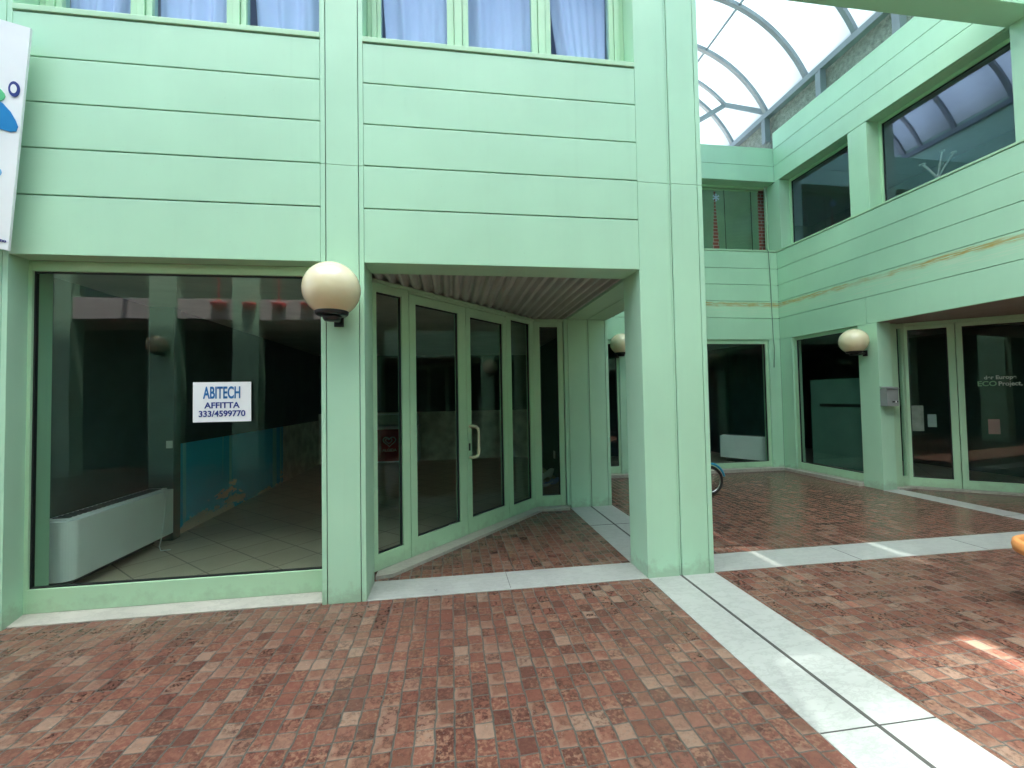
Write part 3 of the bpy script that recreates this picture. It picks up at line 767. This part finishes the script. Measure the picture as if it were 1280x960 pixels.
# ------------------------------------------------------------------ opposite building (seen in the panes)
ob = thing('opposite_building', 'balconied green building across the courtyard seen reflected in the shop window', 'building', (0, 0, 0))
YO = -3.2
for x0 in (-10.6, -8.5, -6.45, -4.78, -2.6, -.4, 1.8, 4.0, 6.2):
    MB().box(x0, x0 + .55, YO - .35, YO, 0, 6.6).build('column', M['panel'], ob)
MB().box(-14, 12, YO - .3, YO - .05, 3.36, 3.82).build('balcony_edge', M['slab'], ob)
MB().box(-14, 12, YO - 1.6, YO - .30, 3.30, 3.45).build('balcony_floor', M['slab'], ob)
MB().box(-14, 12, YO - 1.9, YO - 1.6, 2.6, 6.6).build('upper_wall', M['panel'], ob)
MB().box(-14, 12, YO - 1.5, YO - 1.4, 0, 3.3).build('shopfront', M['darkwall'], ob)
MB().box(-14, 12, YO - 1.9, YO + .05, 6.6, 6.9).build('eaves', M['panel'], ob)
r_ = MB()
for z in (4.0, 4.2): r_.box(-14, 12, YO - .2, YO - .18, z, z + .02)
r_.build('railing', M['rib'], ob)
for x in [-5.05 + .62 * i for i in range(0, 14)]:
    m = MB(); m.box(x - .015, x + .015, YO - .045, YO - .015, 3.5, 4.4)
    m.lathe([(0, 3.56), (.06, 3.58), (.13, 3.64), (.155, 3.72), (0, 3.72)], 16, (x, YO + .0, 0))
    m.build('railing_post', M['redp'], ob)

# ------------------------------------------------------------------ globe lamps
def globe_lamp(loc, rotz, label, rad=.196, first=[None]):
    """local: wall at y=0 (+y into the wall), globe centre in front of it"""
    if first[0] is None:
        t = thing('globe_lamp', label, 'lamp', loc, (0, 0, rotz), 'cream globe wall lamps')
        pr = [(.11, -.165)] + [(rad * math.sin(R(a)), -rad * math.cos(R(a)) * .985) for a in range(35, 180, 6)] + [(0, rad * .985)]
        m = MB(); m.lathe(pr, 48); g = m.build('globe', M['globe'], None); g.parent = t
        m = MB(); m.lathe([(0, -.188), (.098, -.188), (.110, -.178), (.114, -.160), (.109, -.152), (0, -.154)], 40)
        g = m.build('collar', M['black'], None); g.parent = t
        m = MB()
        m.lathe([(0, -.226), (.05, -.224), (.060, -.212), (.066, -.187), (0, -.187)], 24)
        m.tube([(0, .0, -.205), (0, .10, -.203), (0, .19, -.19)], .017, 12)
        m.box(-.035, .035, .190, .205, -.235, -.145, .004)
        g = m.build('bracket', M['black'], None); g.parent = t
        first[0] = t
        return t
    t = first[0].copy(); COL.objects.link(t); t.location = loc; t.rotation_euler = (0, 0, rotz); t['label'] = label
    for c in list(first[0].children):
        d = c.copy(); COL.objects.link(d); d.parent = t
    return t
globe_lamp((-.822, 3.207, 2.290), 0, 'cream globe lamp on black collar fixed to the narrow column beside the shop window')
globe_lamp((XR - .205, 5.955, 2.285), R(-90), 'cream globe lamp on the pier above the grey letter box')
globe_lamp((3.09, YB - .205, 2.44), 0, 'globe lamp half hidden by the corner pillar, glimpsed past the entrance porch')
globe_lamp((-6.15, YO + .22, 2.75), R(180), 'globe lamp across the courtyard reflected dimly in the shop window')

# ------------------------------------------------------------------ notice in the shop window
t = thing('rental_notice', 'white notice with blue lettering offering the shop for rent, taped inside the big shop window', 'sign', (-1.708, Y0 + .155, 1.355))
MB().box(-1.708 - .203, -1.708 + .203, Y0 + .152, Y0 + .157, 1.357, 1.658).build('board', M['sign'], t)
yy = -.0045
lettering('ABITECH', .125, M['ink'], t, facing_front(0, yy, .218), .52, .0028)
lettering('AFFITTA', .062, M['inkd'], t, facing_front(0, yy, .125), 1.05, .0014)
lettering('333/4599770', .062, M['inkd'], t, facing_front(0, yy, .062), 1.0, .0014)

# ------------------------------------------------------------------ projecting sign at the left edge
sg = thing('projecting_sign', 'white sign panel with blue shapes leaning out at the left edge of the facade', 'sign', (-2.85, 3.30, 2.54))
tr, br = V((-2.79, 3.30, 4.069)), V((-2.898, 3.30, 2.539)); back = V((-1.0, -.10, .18))
tl, bl = tr + back, br + back
m = MB(); nrm = (tl - tr).cross(br - tr).normalized(); th_ = .018
fv = [m.bm.verts.new(p) for p in (tl, tr, br, bl)]; bv = [m.bm.verts.new(p - nrm * (th_ if nrm.y < 0 else -th_)) for p in (tl, tr, br, bl)]
m.bm.faces.new(fv); m.bm.faces.new(bv[::-1])
for i in range(4): m.bm.faces.new((fv[i], fv[(i + 1) % 4], bv[(i + 1) % 4], bv[i]))
m.build('panel', M['sign'], sg)
fn_ = nrm if nrm.y < 0 else -nrm
def on_sign(u, v, h=.003):                  # u leftwards from the right edge (m), v down from the top (0..1)
    e = tr.lerp(br, v); return e + back.normalized() * u + fn_ * h
def sign_shape(pts, mat, name):
    m = MB(); a = [m.bm.verts.new(on_sign(u, v, .006)) for u, v in pts]; b = [m.bm.verts.new(on_sign(u, v, .0)) for u, v in pts]
    m.bm.faces.new(a); n = len(a)
    for i in range(n): m.bm.faces.new((a[i], a[(i + 1) % n], b[(i + 1) % n], b[i]))
    return m.build(name, M[mat], sg)
el = lambda cu, cv_, ru, rv, n=28, a=0, b=2 * math.pi: [(cu + ru * math.cos(a + (b - a) * i / n), cv_ + rv * math.sin(a + (b - a) * i / n)) for i in range(n)]
sign_shape(el(.052, .292, .031, .034), 'inkd', 'ring_mark')
m = MB(); m.bm.faces.new([m.bm.verts.new(on_sign(u, v, .0085)) for u, v in el(.052, .292, .018, .020)]); m.build('ring_centre', M['sign'], sg)
sign_shape(el(.35, .335, .254, .06), 'signgreen', 'green_mark')
sign_shape([(.012, .452), (.03, .425), (.06, .395), (.104, .367), (.2, .345), (.32, .36), (.36, .43), (.3, .475), (.2, .485), (.092, .482), (.05, .484), (.02, .476)], 'signblue', 'fin_mark')
sign_shape(el(.30, .67, .226, .05), 'signpale', 'pale_mark')
q = on_sign(.012, .962, .004)
ex = -(back.normalized()); ez = (tr - br).normalized()
mt = Matrix(((ex.x, ez.x, fn_.x, 0), (ex.y, ez.y, fn_.y, 0), (ex.z, ez.z, fn_.z, 0), (0, 0, 0, 1)))
lettering('disegno', .03, M['inkd'], sg, Matrix.Translation(q - V(sg.location)) @ mt, 1, .001, align='RIGHT')
MB().box(-3.0, -2.96, 3.335, Y0 + .01, 3.55, 3.60).box(-3.0, -2.96, 3.335, Y0 + .01, 2.90, 2.95).build('bracket', M['mail'], sg)

# ------------------------------------------------------------------ letter box
t = thing('letter_box', 'grey metal letter box hung on the pier beside the right hand glazed door', 'letter box', (6.565, 5.70, 1.27))
m = MB(); m.prism([(0, .255), (0, 0), (.105, 0), (.105, .285)], 6.470, 6.668, Matrix(((0, 0, 1, 0), (-1, 0, 0, 5.755), (0, 1, 0, 1.27), (0, 0, 0, 1))))
m.build('box', M['mail'], t)
m = MB(); m.prism([(-.0, .262), (-.0, .268), (.122, .238), (.122, .232)], 6.463, 6.675, Matrix(((0, 0, 1, 0), (-1, 0, 0, 5.753), (0, 1, 0, 1.297), (0, 0, 0, 1))))
m.build('lid', M['mail'], t)
MB().box(6.56, 6.60, 5.640, 5.651, 1.325, 1.345).box(6.635, 6.65, 5.640, 5.651, 1.325, 1.345).build('lock', M['black'], t)
MB().box(6.602, 6.628, 5.643, 5.651, 1.322, 1.348).build('name_plate', M['paper'], t)

# ------------------------------------------------------------------ terracotta pot at the right edge
t = thing('flower_pot', 'orange terracotta flower pot with thick rim cut by the right edge', 'pot', (4.06, 2.36, 0))
MB().lathe([(0, 0), (.165, 0), (.172, .02), (.205, .36), (.245, .365), (.262, .375), (.268, .41), (.262, .445), (.245, .455), (.225, .45), (.215, .42), (.205, .40), (0, .40)], 56, (4.06, 2.36, 0)).build('pot', M['terra'], t)
MB().lathe([(.21, .405), (.1, .418), (0, .42)], 40, (4.06, 2.36, 0)).build('soil', M['soil'], t)

# ------------------------------------------------------------------ heating units
def fan_coil(name, p, d, length, label, side):
    """long low cabinet starting at p along d; side=+1: depth to the left of d"""
    d = V((d[0], d[1], 0)).normalized(); n = V((-d.y, d.x, 0)) * side
    t = thing(name, label, 'heater', (p[0], p[1], .02), (0, 0, 0), 'white fan coil cabinets')
    D = .22; r = .085
    prof = []
    for k in range(9): a = R(180 + 90 * k / 8); prof.append((r + r * math.cos(a), r + r * math.sin(a)))
    prof += [(length, 0), (length, D), (0, D)]
    m = MB(); m.prism(prof, .12, .585); m.prism([(a, b) for a, b in ((.03, .05), (length - .02, .05), (length - .02, D), (.03, D))], .585, .60)
    for v in m.bm.verts:
        s, tt = v.co.x, v.co.y; v.co.x = p[0] + d.x * s + n.x * tt; v.co.y = p[1] + d.y * s + n.y * tt
    m.build('cabinet', M['unit'], t)
    m = MB()
    for i in range(int(length / .05) - 2): m.box(.08 + i * .05, .105 + i * .05, .07, D - .03, .60, .606)
    m.box(.06, length - .05, .15, .2, .02, .12)
    for v in m.bm.verts:
        s, tt = v.co.x, v.co.y; v.co.x = p[0] + d.x * s + n.x * tt; v.co.y = p[1] + d.y * s + n.y * tt
    m.build('grille', M['grille'], t)
fan_coil('fan_coil', (-2.965, 3.90), (0, 1), 1.28, 'long white fan coil heater with rounded end inside the vacant shop window', 1)
fan_coil('fan_coil', (6.33, 8.0), (-.47, .88), .98, 'fan coil heater seen through the back wall window beyond the corner pillar', -1)
# cable trailing from the first heater
o = MB().tube([(-2.95, 5.0, .62), (-2.945, 5.02, .45), (-2.95, 4.98, .16), (-2.93, 4.9, .06), (-2.88, 4.84, .036), (-2.80, 4.86, .036)], .005, 6).build('loose_wire', M['paper'])
tag(o, 'thin pale wire trailing from the long heater onto the tiles', 'wire')
t = thing('light_switch', 'white light switch plate on the dark pilaster above the heater', 'switch', (-2.99, 5.195, 1.06))
MB().box(-3.045, -2.985, 5.188, 5.2, 1.02, 1.10, .003).box(-3.035, -2.995, 5.183, 5.19, 1.035, 1.085, .002).build('plate', M['paper'], t)

# ------------------------------------------------------------------ ice cream freezer at the far end of the shop
t = thing('ice_cream_freezer', 'red ice cream chest freezer with glass top at the far end of the shop', 'freezer', (-1.25, 10.3, .03))
fx0, fx1, fy0, fy1 = -1.86, -.72, 10.05, 10.66
MB().box(fx0, fx1, fy0, fy1, .10, .86, .02).build('chest', M['unit'], t)
MB().box(fx0 + .01, fx1 - .05, fy0 - .006, fy0 + .02, .13, .84, .003).build('front_panel', M['red'], t)
MB().box(fx0 - .01, fx1 + .01, fy0 - .012, fy1, .86, .91, .01).build('rim', M['paper'], t)
m = MB(); m.box(fx0 + .03, fx0 + .06, fy0 + .02, fy1 - .1, .91, 1.18); m.box(fx1 - .06, fx1 - .03, fy0 + .02, fy1 - .1, .91, 1.18); m.box(fx0 + .03, fx1 - .03, fy0 + .02, fy0 + .04, 1.16, 1.19)
m.build('display_frame', M['unit'], t)
MB().box(fx0 + .06, fx1 - .06, fy0 + .025, fy0 + .033, .91, 1.16).build('display_glass', M['glass'], t)
def heart(s, cx, cz, y):
    p = []
    for i in range(49):
        a = 2 * math.pi * i / 48
        x = 16 * math.sin(a) ** 3; z = 13 * math.cos(a) - 5 * math.cos(2 * a) - 2 * math.cos(3 * a) - math.cos(4 * a)
        p.append((cx + s * x, y, cz + s * z * .9))
    return p[:-1]
hx = -1.36
m = MB(); m.tube(heart(.0085, hx, .575, fy0 - .01), .009, 6, True); m.tube(heart(.0045, hx - .012, .585, fy0 - .01), .008, 6, True)
m.build('heart_emblem', M['coat'], t)
lettering('ALGIDA', .085, M['coat'], t, facing_front(hx + 1.25, fy0 - .012 - 10.3, .375 - .03), 1, .002)
m = MB()
for cx_, cz_, r in ((-.86, .76, .035), (-.84, .42, .10), (-.90, .55, .06), (-.80, .60, .05), (-.84, .22, .06)):
    m.prism([(cx_ + r * math.cos(a * .3927) * (1 + .2 * (a % 2)), cz_ + r * math.sin(a * .3927) * (1 + .2 * (a % 2))) for a in range(16)], -(fy0 - .014), -(fy0 - .006), Matrix(((1, 0, 0, 0), (0, 0, -1, 0), (0, 1, 0, 0), (0, 0, 0, 1))))
m.build('splash_decal', M['coat'], t)

# ------------------------------------------------------------------ mail dropped behind the end sidelight
def sheet(x, y, rz, w, h, mat, label, curl=.03, z=.032):
    m = MB()
    def fn(u, v):
        px, py = (u - .5) * w, (v - .5) * h
        return (x + px * math.cos(rz) - py * math.sin(rz), y + px * math.sin(rz) + py * math.cos(rz), z + curl * (u - .3) ** 2 * 3 + curl * .6 * math.sin(v * 5 + rz))
    m.grid(fn, 8, 8); o = m.build('leaflet', M[mat]); md = o.modifiers.new('thick', 'SOLIDIFY'); md.thickness = .001
    tag(o, label, 'leaflet', 'mail dropped behind the entrance')
sheet(1.66, 7.22, .3, .22, .30, 'bluepaper', 'blue leaflet on the floor behind the end sidelight', .05, .045)
sheet(1.56, 7.12, -.5, .21, .29, 'paper', 'white sheet nearest the glass among the dropped mail', .03, .04)
sheet(1.60, 7.50, .9, .22, .31, 'paper', 'white curled sheet at the back of the dropped mail', .09, .065)
sheet(1.50, 7.32, .1, .16, .22, 'paper', 'small pale leaflet at the left of the dropped mail', .02, .04)
t = thing('wall_socket', 'white wall socket low on the teal wall behind the end sidelight', 'socket', (1.89, 7.9, .45))
MB().box(1.885, 1.899, 7.85, 7.95, .36, .50, .003).build('plate', M['paper'], t)

# ------------------------------------------------------------------ bicycle behind the pillar
bk = thing('child_bicycle', 'small bicycle with black tyre and blue mudguard peeping out from behind the corner pillar', 'bicycle', (3.77, 6.0, 0))
def wheel(cx, r=.222):
    c = (cx, 6.0, r)
    w = MB().tube([(cx + (r - .02) * math.cos(2 * math.pi * i / 40), 6.0, r + (r - .02) * math.sin(2 * math.pi * i / 40)) for i in range(40)], .02, 10, True).build('wheel', M['rubber'], bk)
    m = MB(); m.tube([(cx + (r - .042) * math.cos(2 * math.pi * i / 40), 6.0, r + (r - .042) * math.sin(2 * math.pi * i / 40)) for i in range(40)], .009, 8, True)
    for i in range(16):
        a = 2 * math.pi * i / 16; m.tube([(cx + .01 * math.cos(a + .6), 6.0 + (.02 if i % 2 else -.02), r + .01 * math.sin(a + .6)), (cx + (r - .045) * math.cos(a), 6.0, r + (r - .045) * math.sin(a))], .0015, 5)
    m.tube([(cx, 5.955, r), (cx, 6.045, r)], .014, 10)
    m.build('rim', M['chrome'], w)
xr, xf = 3.775, 3.06
wheel(xr); wheel(xf)
def guard(cx, a0_, a1_, r=.25):
    m = MB(); n = 24
    for s in range(n):
        pass
    pts = [(cx + r * math.cos(R(a0_ + (a1_ - a0_) * i / n)), 6.0, .222 + r * math.sin(R(a0_ + (a1_ - a0_) * i / n))) for i in range(n + 1)]
    m.bar(pts, .05, .006, (0, 1, 0)) if False else m.tube(pts, .017, 8)
    m.build('mudguard', M['cyan'], bk)
guard(xr, 12, 150); guard(xf, 40, 170)
bb, st, hd, hd2 = (3.44, 6, .25), (3.50, 6, .56), (3.17, 6, .60), (3.145, 6, .50)
m = MB()
for a, b in ((bb, st), (bb, hd2), (hd, hd2)): m.tube([a, b], .017, 10)
m.tube([(3.485, 6, .45), hd2], .014, 10)
for s in (-.045, .045):
    m.tube([(3.49, 6 + s * .4, .47), (xr, 6 + s, .222)], .009, 8); m.tube([(3.44, 6 + s * .5, .25), (xr, 6 + s, .222)], .010, 8); m.tube([(3.14, 6 + s * .9, .48), (xf, 6 + s, .222)], .011, 8)
m.build('frame', M['cyan'], bk)
m = MB(); m.tube([st, (3.515, 6, .64)], .012, 8); m.build('seat_post', M['chrome'], bk)
m = MB(); m.tube([(3.40, 6, .665), (3.45, 6, .668), (3.53, 6, .672), (3.60, 6, .68)], [.018, .028, .055, .06], 12); m.build('saddle', M['black'], bk)
m = MB(); m.tube([hd, (3.185, 6, .66)], .012, 8); m.tube([(3.26, 5.77, .70), (3.20, 5.84, .70), (3.185, 6, .665), (3.20, 6.16, .70), (3.26, 6.23, .70)], .011, 8); m.build('handlebar', M['chrome'], bk)
m = MB(); m.tube([(3.44, 5.93, .25), (3.44, 6.07, .25)], .015, 10); m.tube([(3.44, 5.93, .25), (3.53, 5.925, .21)], .009, 8); m.tube([(3.44, 6.07, .25), (3.35, 6.075, .29)], .009, 8); m.box(3.50, 3.56, 5.84, 5.92, .20, .22); m.box(3.32, 3.38, 6.08, 6.16, .28, .30); m.build('crank', M['black'], bk)
m = MB(); m.tube([(3.60, 5.95, .22), (3.64, 5.82, .008)], .008, 8); m.build('kickstand', M['chrome'], bk)

# ------------------------------------------------------------------ blind, cable, coat stand upstairs
bl_ = thing('venetian_blind', 'green venetian blind with a torn gap in the upper corner window', 'blind', (5.6, YB + .30, 4.36))
m = MB(); z = 4.40
while z < 5.62:
    t_ = (5.30 - z) / .9                                # triangular gap where the slats are pushed aside
    hw = .022 + max(0, t_) * .055
    gx = 5.368
    for a, b in ((XP2 + .1, gx - hw), (gx + hw, 6.325)):
        m.box(a, b, YB + .286, YB + .318, z, z + .0025, 0, Matrix.Translation((0, YB + .3, z)) @ Matrix.Rotation(R(-30), 4, 'X') @ Matrix.Translation((0, -(YB + .3), -z)))
    z += .029
m.build('slats', M['slat'], bl_)
MB().box(XP2 + .1, 6.33, YB + .28, YB + .32, 5.63, 5.665).build('head_rail', M['frame'], bl_)
MB().box(5.50, 6.10, YB + .28, YB + .32, 4.365, 4.385).build('bottom_rail', M['cream'], bl_)
m = MB()
for x in (5.05, 5.56, 6.15, 4.3, 3.5): m.tube([(x, YB + .277, 5.63), (x + .01, YB + .277, 4.37)], .006, 6)
m.build('ladder_cord', M['dark'], bl_)
sf = MB()
for k in range(3):
    a = R(60 * k + 30); sf.bar([(5.372 - .075 * math.cos(a), YB + .262, 5.47 - .075 * math.sin(a)), (5.372 + .075 * math.cos(a), YB + .262, 5.47 + .075 * math.sin(a))], .006, .022, (math.sin(a), 0, -math.cos(a)))
    for s in (-1, 1):
        for e in (-.6, .6):
            bx, bz = 5.372 + s * .05 * math.cos(a), 5.47 + s * .05 * math.sin(a)
            sf.bar([(bx, YB + .262, bz), (bx + s * .03 * math.cos(a + e), YB + .262, bz + s * .03 * math.sin(a + e))], .005, .010, (math.sin(a + e), 0, -math.cos(a + e)))
tag(sf.build('snowflake_decoration', M['lit']), 'pale snowflake ornament hanging in front of the green venetian blind', 'ornament')
o = MB().tube([(6.245, YB - .012, 5.60), (6.25, YB - .014, 4.33), (6.27, YB - .020, 4.30), (6.295, YB - .012, 3.6), (6.315, YB - .012, 2.56), (6.318, YB - .03, 2.40), (6.30, YB - .02, 2.0)], .006, 8).build('hanging_cable', M['cable'])
tag(o, 'thin grey cable hanging down the back wall beside the stained corner', 'cable')
cs = thing('coat_stand', 'white branching coat stand behind the large upper window on the right', 'coat stand', (7.0, 5.235, 3.0))
m = MB()
m.tube([(7.0, 5.235, 3.0), (7.0, 5.235, 4.60)], .022, 10)
m.lathe([(0, 0), (.2, 0), (.2, .02), (.03, .05), (0, .05)], 24, (7.0, 5.235, 3.0))
m.build('pole', M['coat'], cs)
for dx, dy, hz in ((0.0, .18, .33), (.03, -.05, .40), (.03, -.19, .30), (-.13, .10, .27), (.15, .06, .28)):
    pts = [(7.0 + dx * u ** 1.25, 5.235 + dy * u ** 1.25, 4.52 + hz * u) for u in [i / 8 for i in range(9)]]
    mm = MB().tube(pts, [.013, .013, .012, .012, .011, .011, .010, .010, .009], 8)
    mm.lathe([(0, -.012), (.030, -.008), (.032, .008), (0, .014)], 14, pts[-1])
    mm.build('hook', M['coat'], cs)

# ------------------------------------------------------------------ light
EL, AZ = 76.0, math.degrees(math.atan2(.32, .95))
w = bpy.data.worlds.new('World'); scene.world = w; w.use_nodes = True
nt = w.node_tree; bg = nt.nodes['Background']
sky = nt.nodes.new('ShaderNodeTexSky'); sky.sky_type = 'NISHITA'; sky.sun_disc = False
sky.sun_elevation = R(EL); sky.sun_rotation = R(AZ); sky.altitude = 50; sky.dust_density = 2.0; sky.ozone_density = 1.0
nt.links.new(sky.outputs[0], bg.inputs[0]); bg.inputs[1].default_value = .068
sun = bpy.data.lights.new('sun', 'SUN'); sun.energy = 5.0; sun.angle = R(.5); sun.color = (1, .95, .87)
so = bpy.data.objects.new('sun', sun); COL.objects.link(so)
sd = V((math.sin(R(AZ)) * math.cos(R(EL)), math.cos(R(AZ)) * math.cos(R(EL)), math.sin(R(EL))))
so.rotation_euler = (-sd).to_track_quat('-Z', 'Y').to_euler(); so.location = sd * 30

# ------------------------------------------------------------------ camera
cam = bpy.data.cameras.new('camera'); co = bpy.data.objects.new('camera', cam); COL.objects.link(co)
pitch, yaw, roll = R(1.797), R(8.1146), R(-1.0357)
fwd = V((math.sin(yaw) * math.cos(pitch), math.cos(yaw) * math.cos(pitch), math.sin(pitch)))
rt = V((math.cos(yaw), -math.sin(yaw), 0)); up = rt.cross(fwd)
r2_ = rt * math.cos(roll) + up * math.sin(roll); u2_ = up * math.cos(roll) - rt * math.sin(roll)
mw = Matrix((( r2_.x, u2_.x, -fwd.x, 0), (r2_.y, u2_.y, -fwd.y, 0), (r2_.z, u2_.z, -fwd.z, 1.5), (0, 0, 0, 1)))
co.matrix_world = mw
cam.lens = 15.274; cam.sensor_width = 36; cam.sensor_fit = 'HORIZONTAL'; cam.clip_start = .05; cam.clip_end = 500
scene.camera = co
scene.render.engine = 'CYCLES'
scene.cycles.use_denoising = True
scene.cycles.max_bounces = 10; scene.cycles.diffuse_bounces = 5; scene.cycles.glossy_bounces = 4; scene.cycles.transparent_max_bounces = 24; scene.cycles.transmission_bounces = 6
scene.cycles.caustics_reflective = False; scene.cycles.caustics_refractive = False
scene.cycles.sample_clamp_indirect = 8
vs = scene.view_settings
vs.view_transform = 'Standard'; vs.look = 'None'; vs.gamma = 1; vs.use_curve_mapping = False; vs.exposure = 2.72
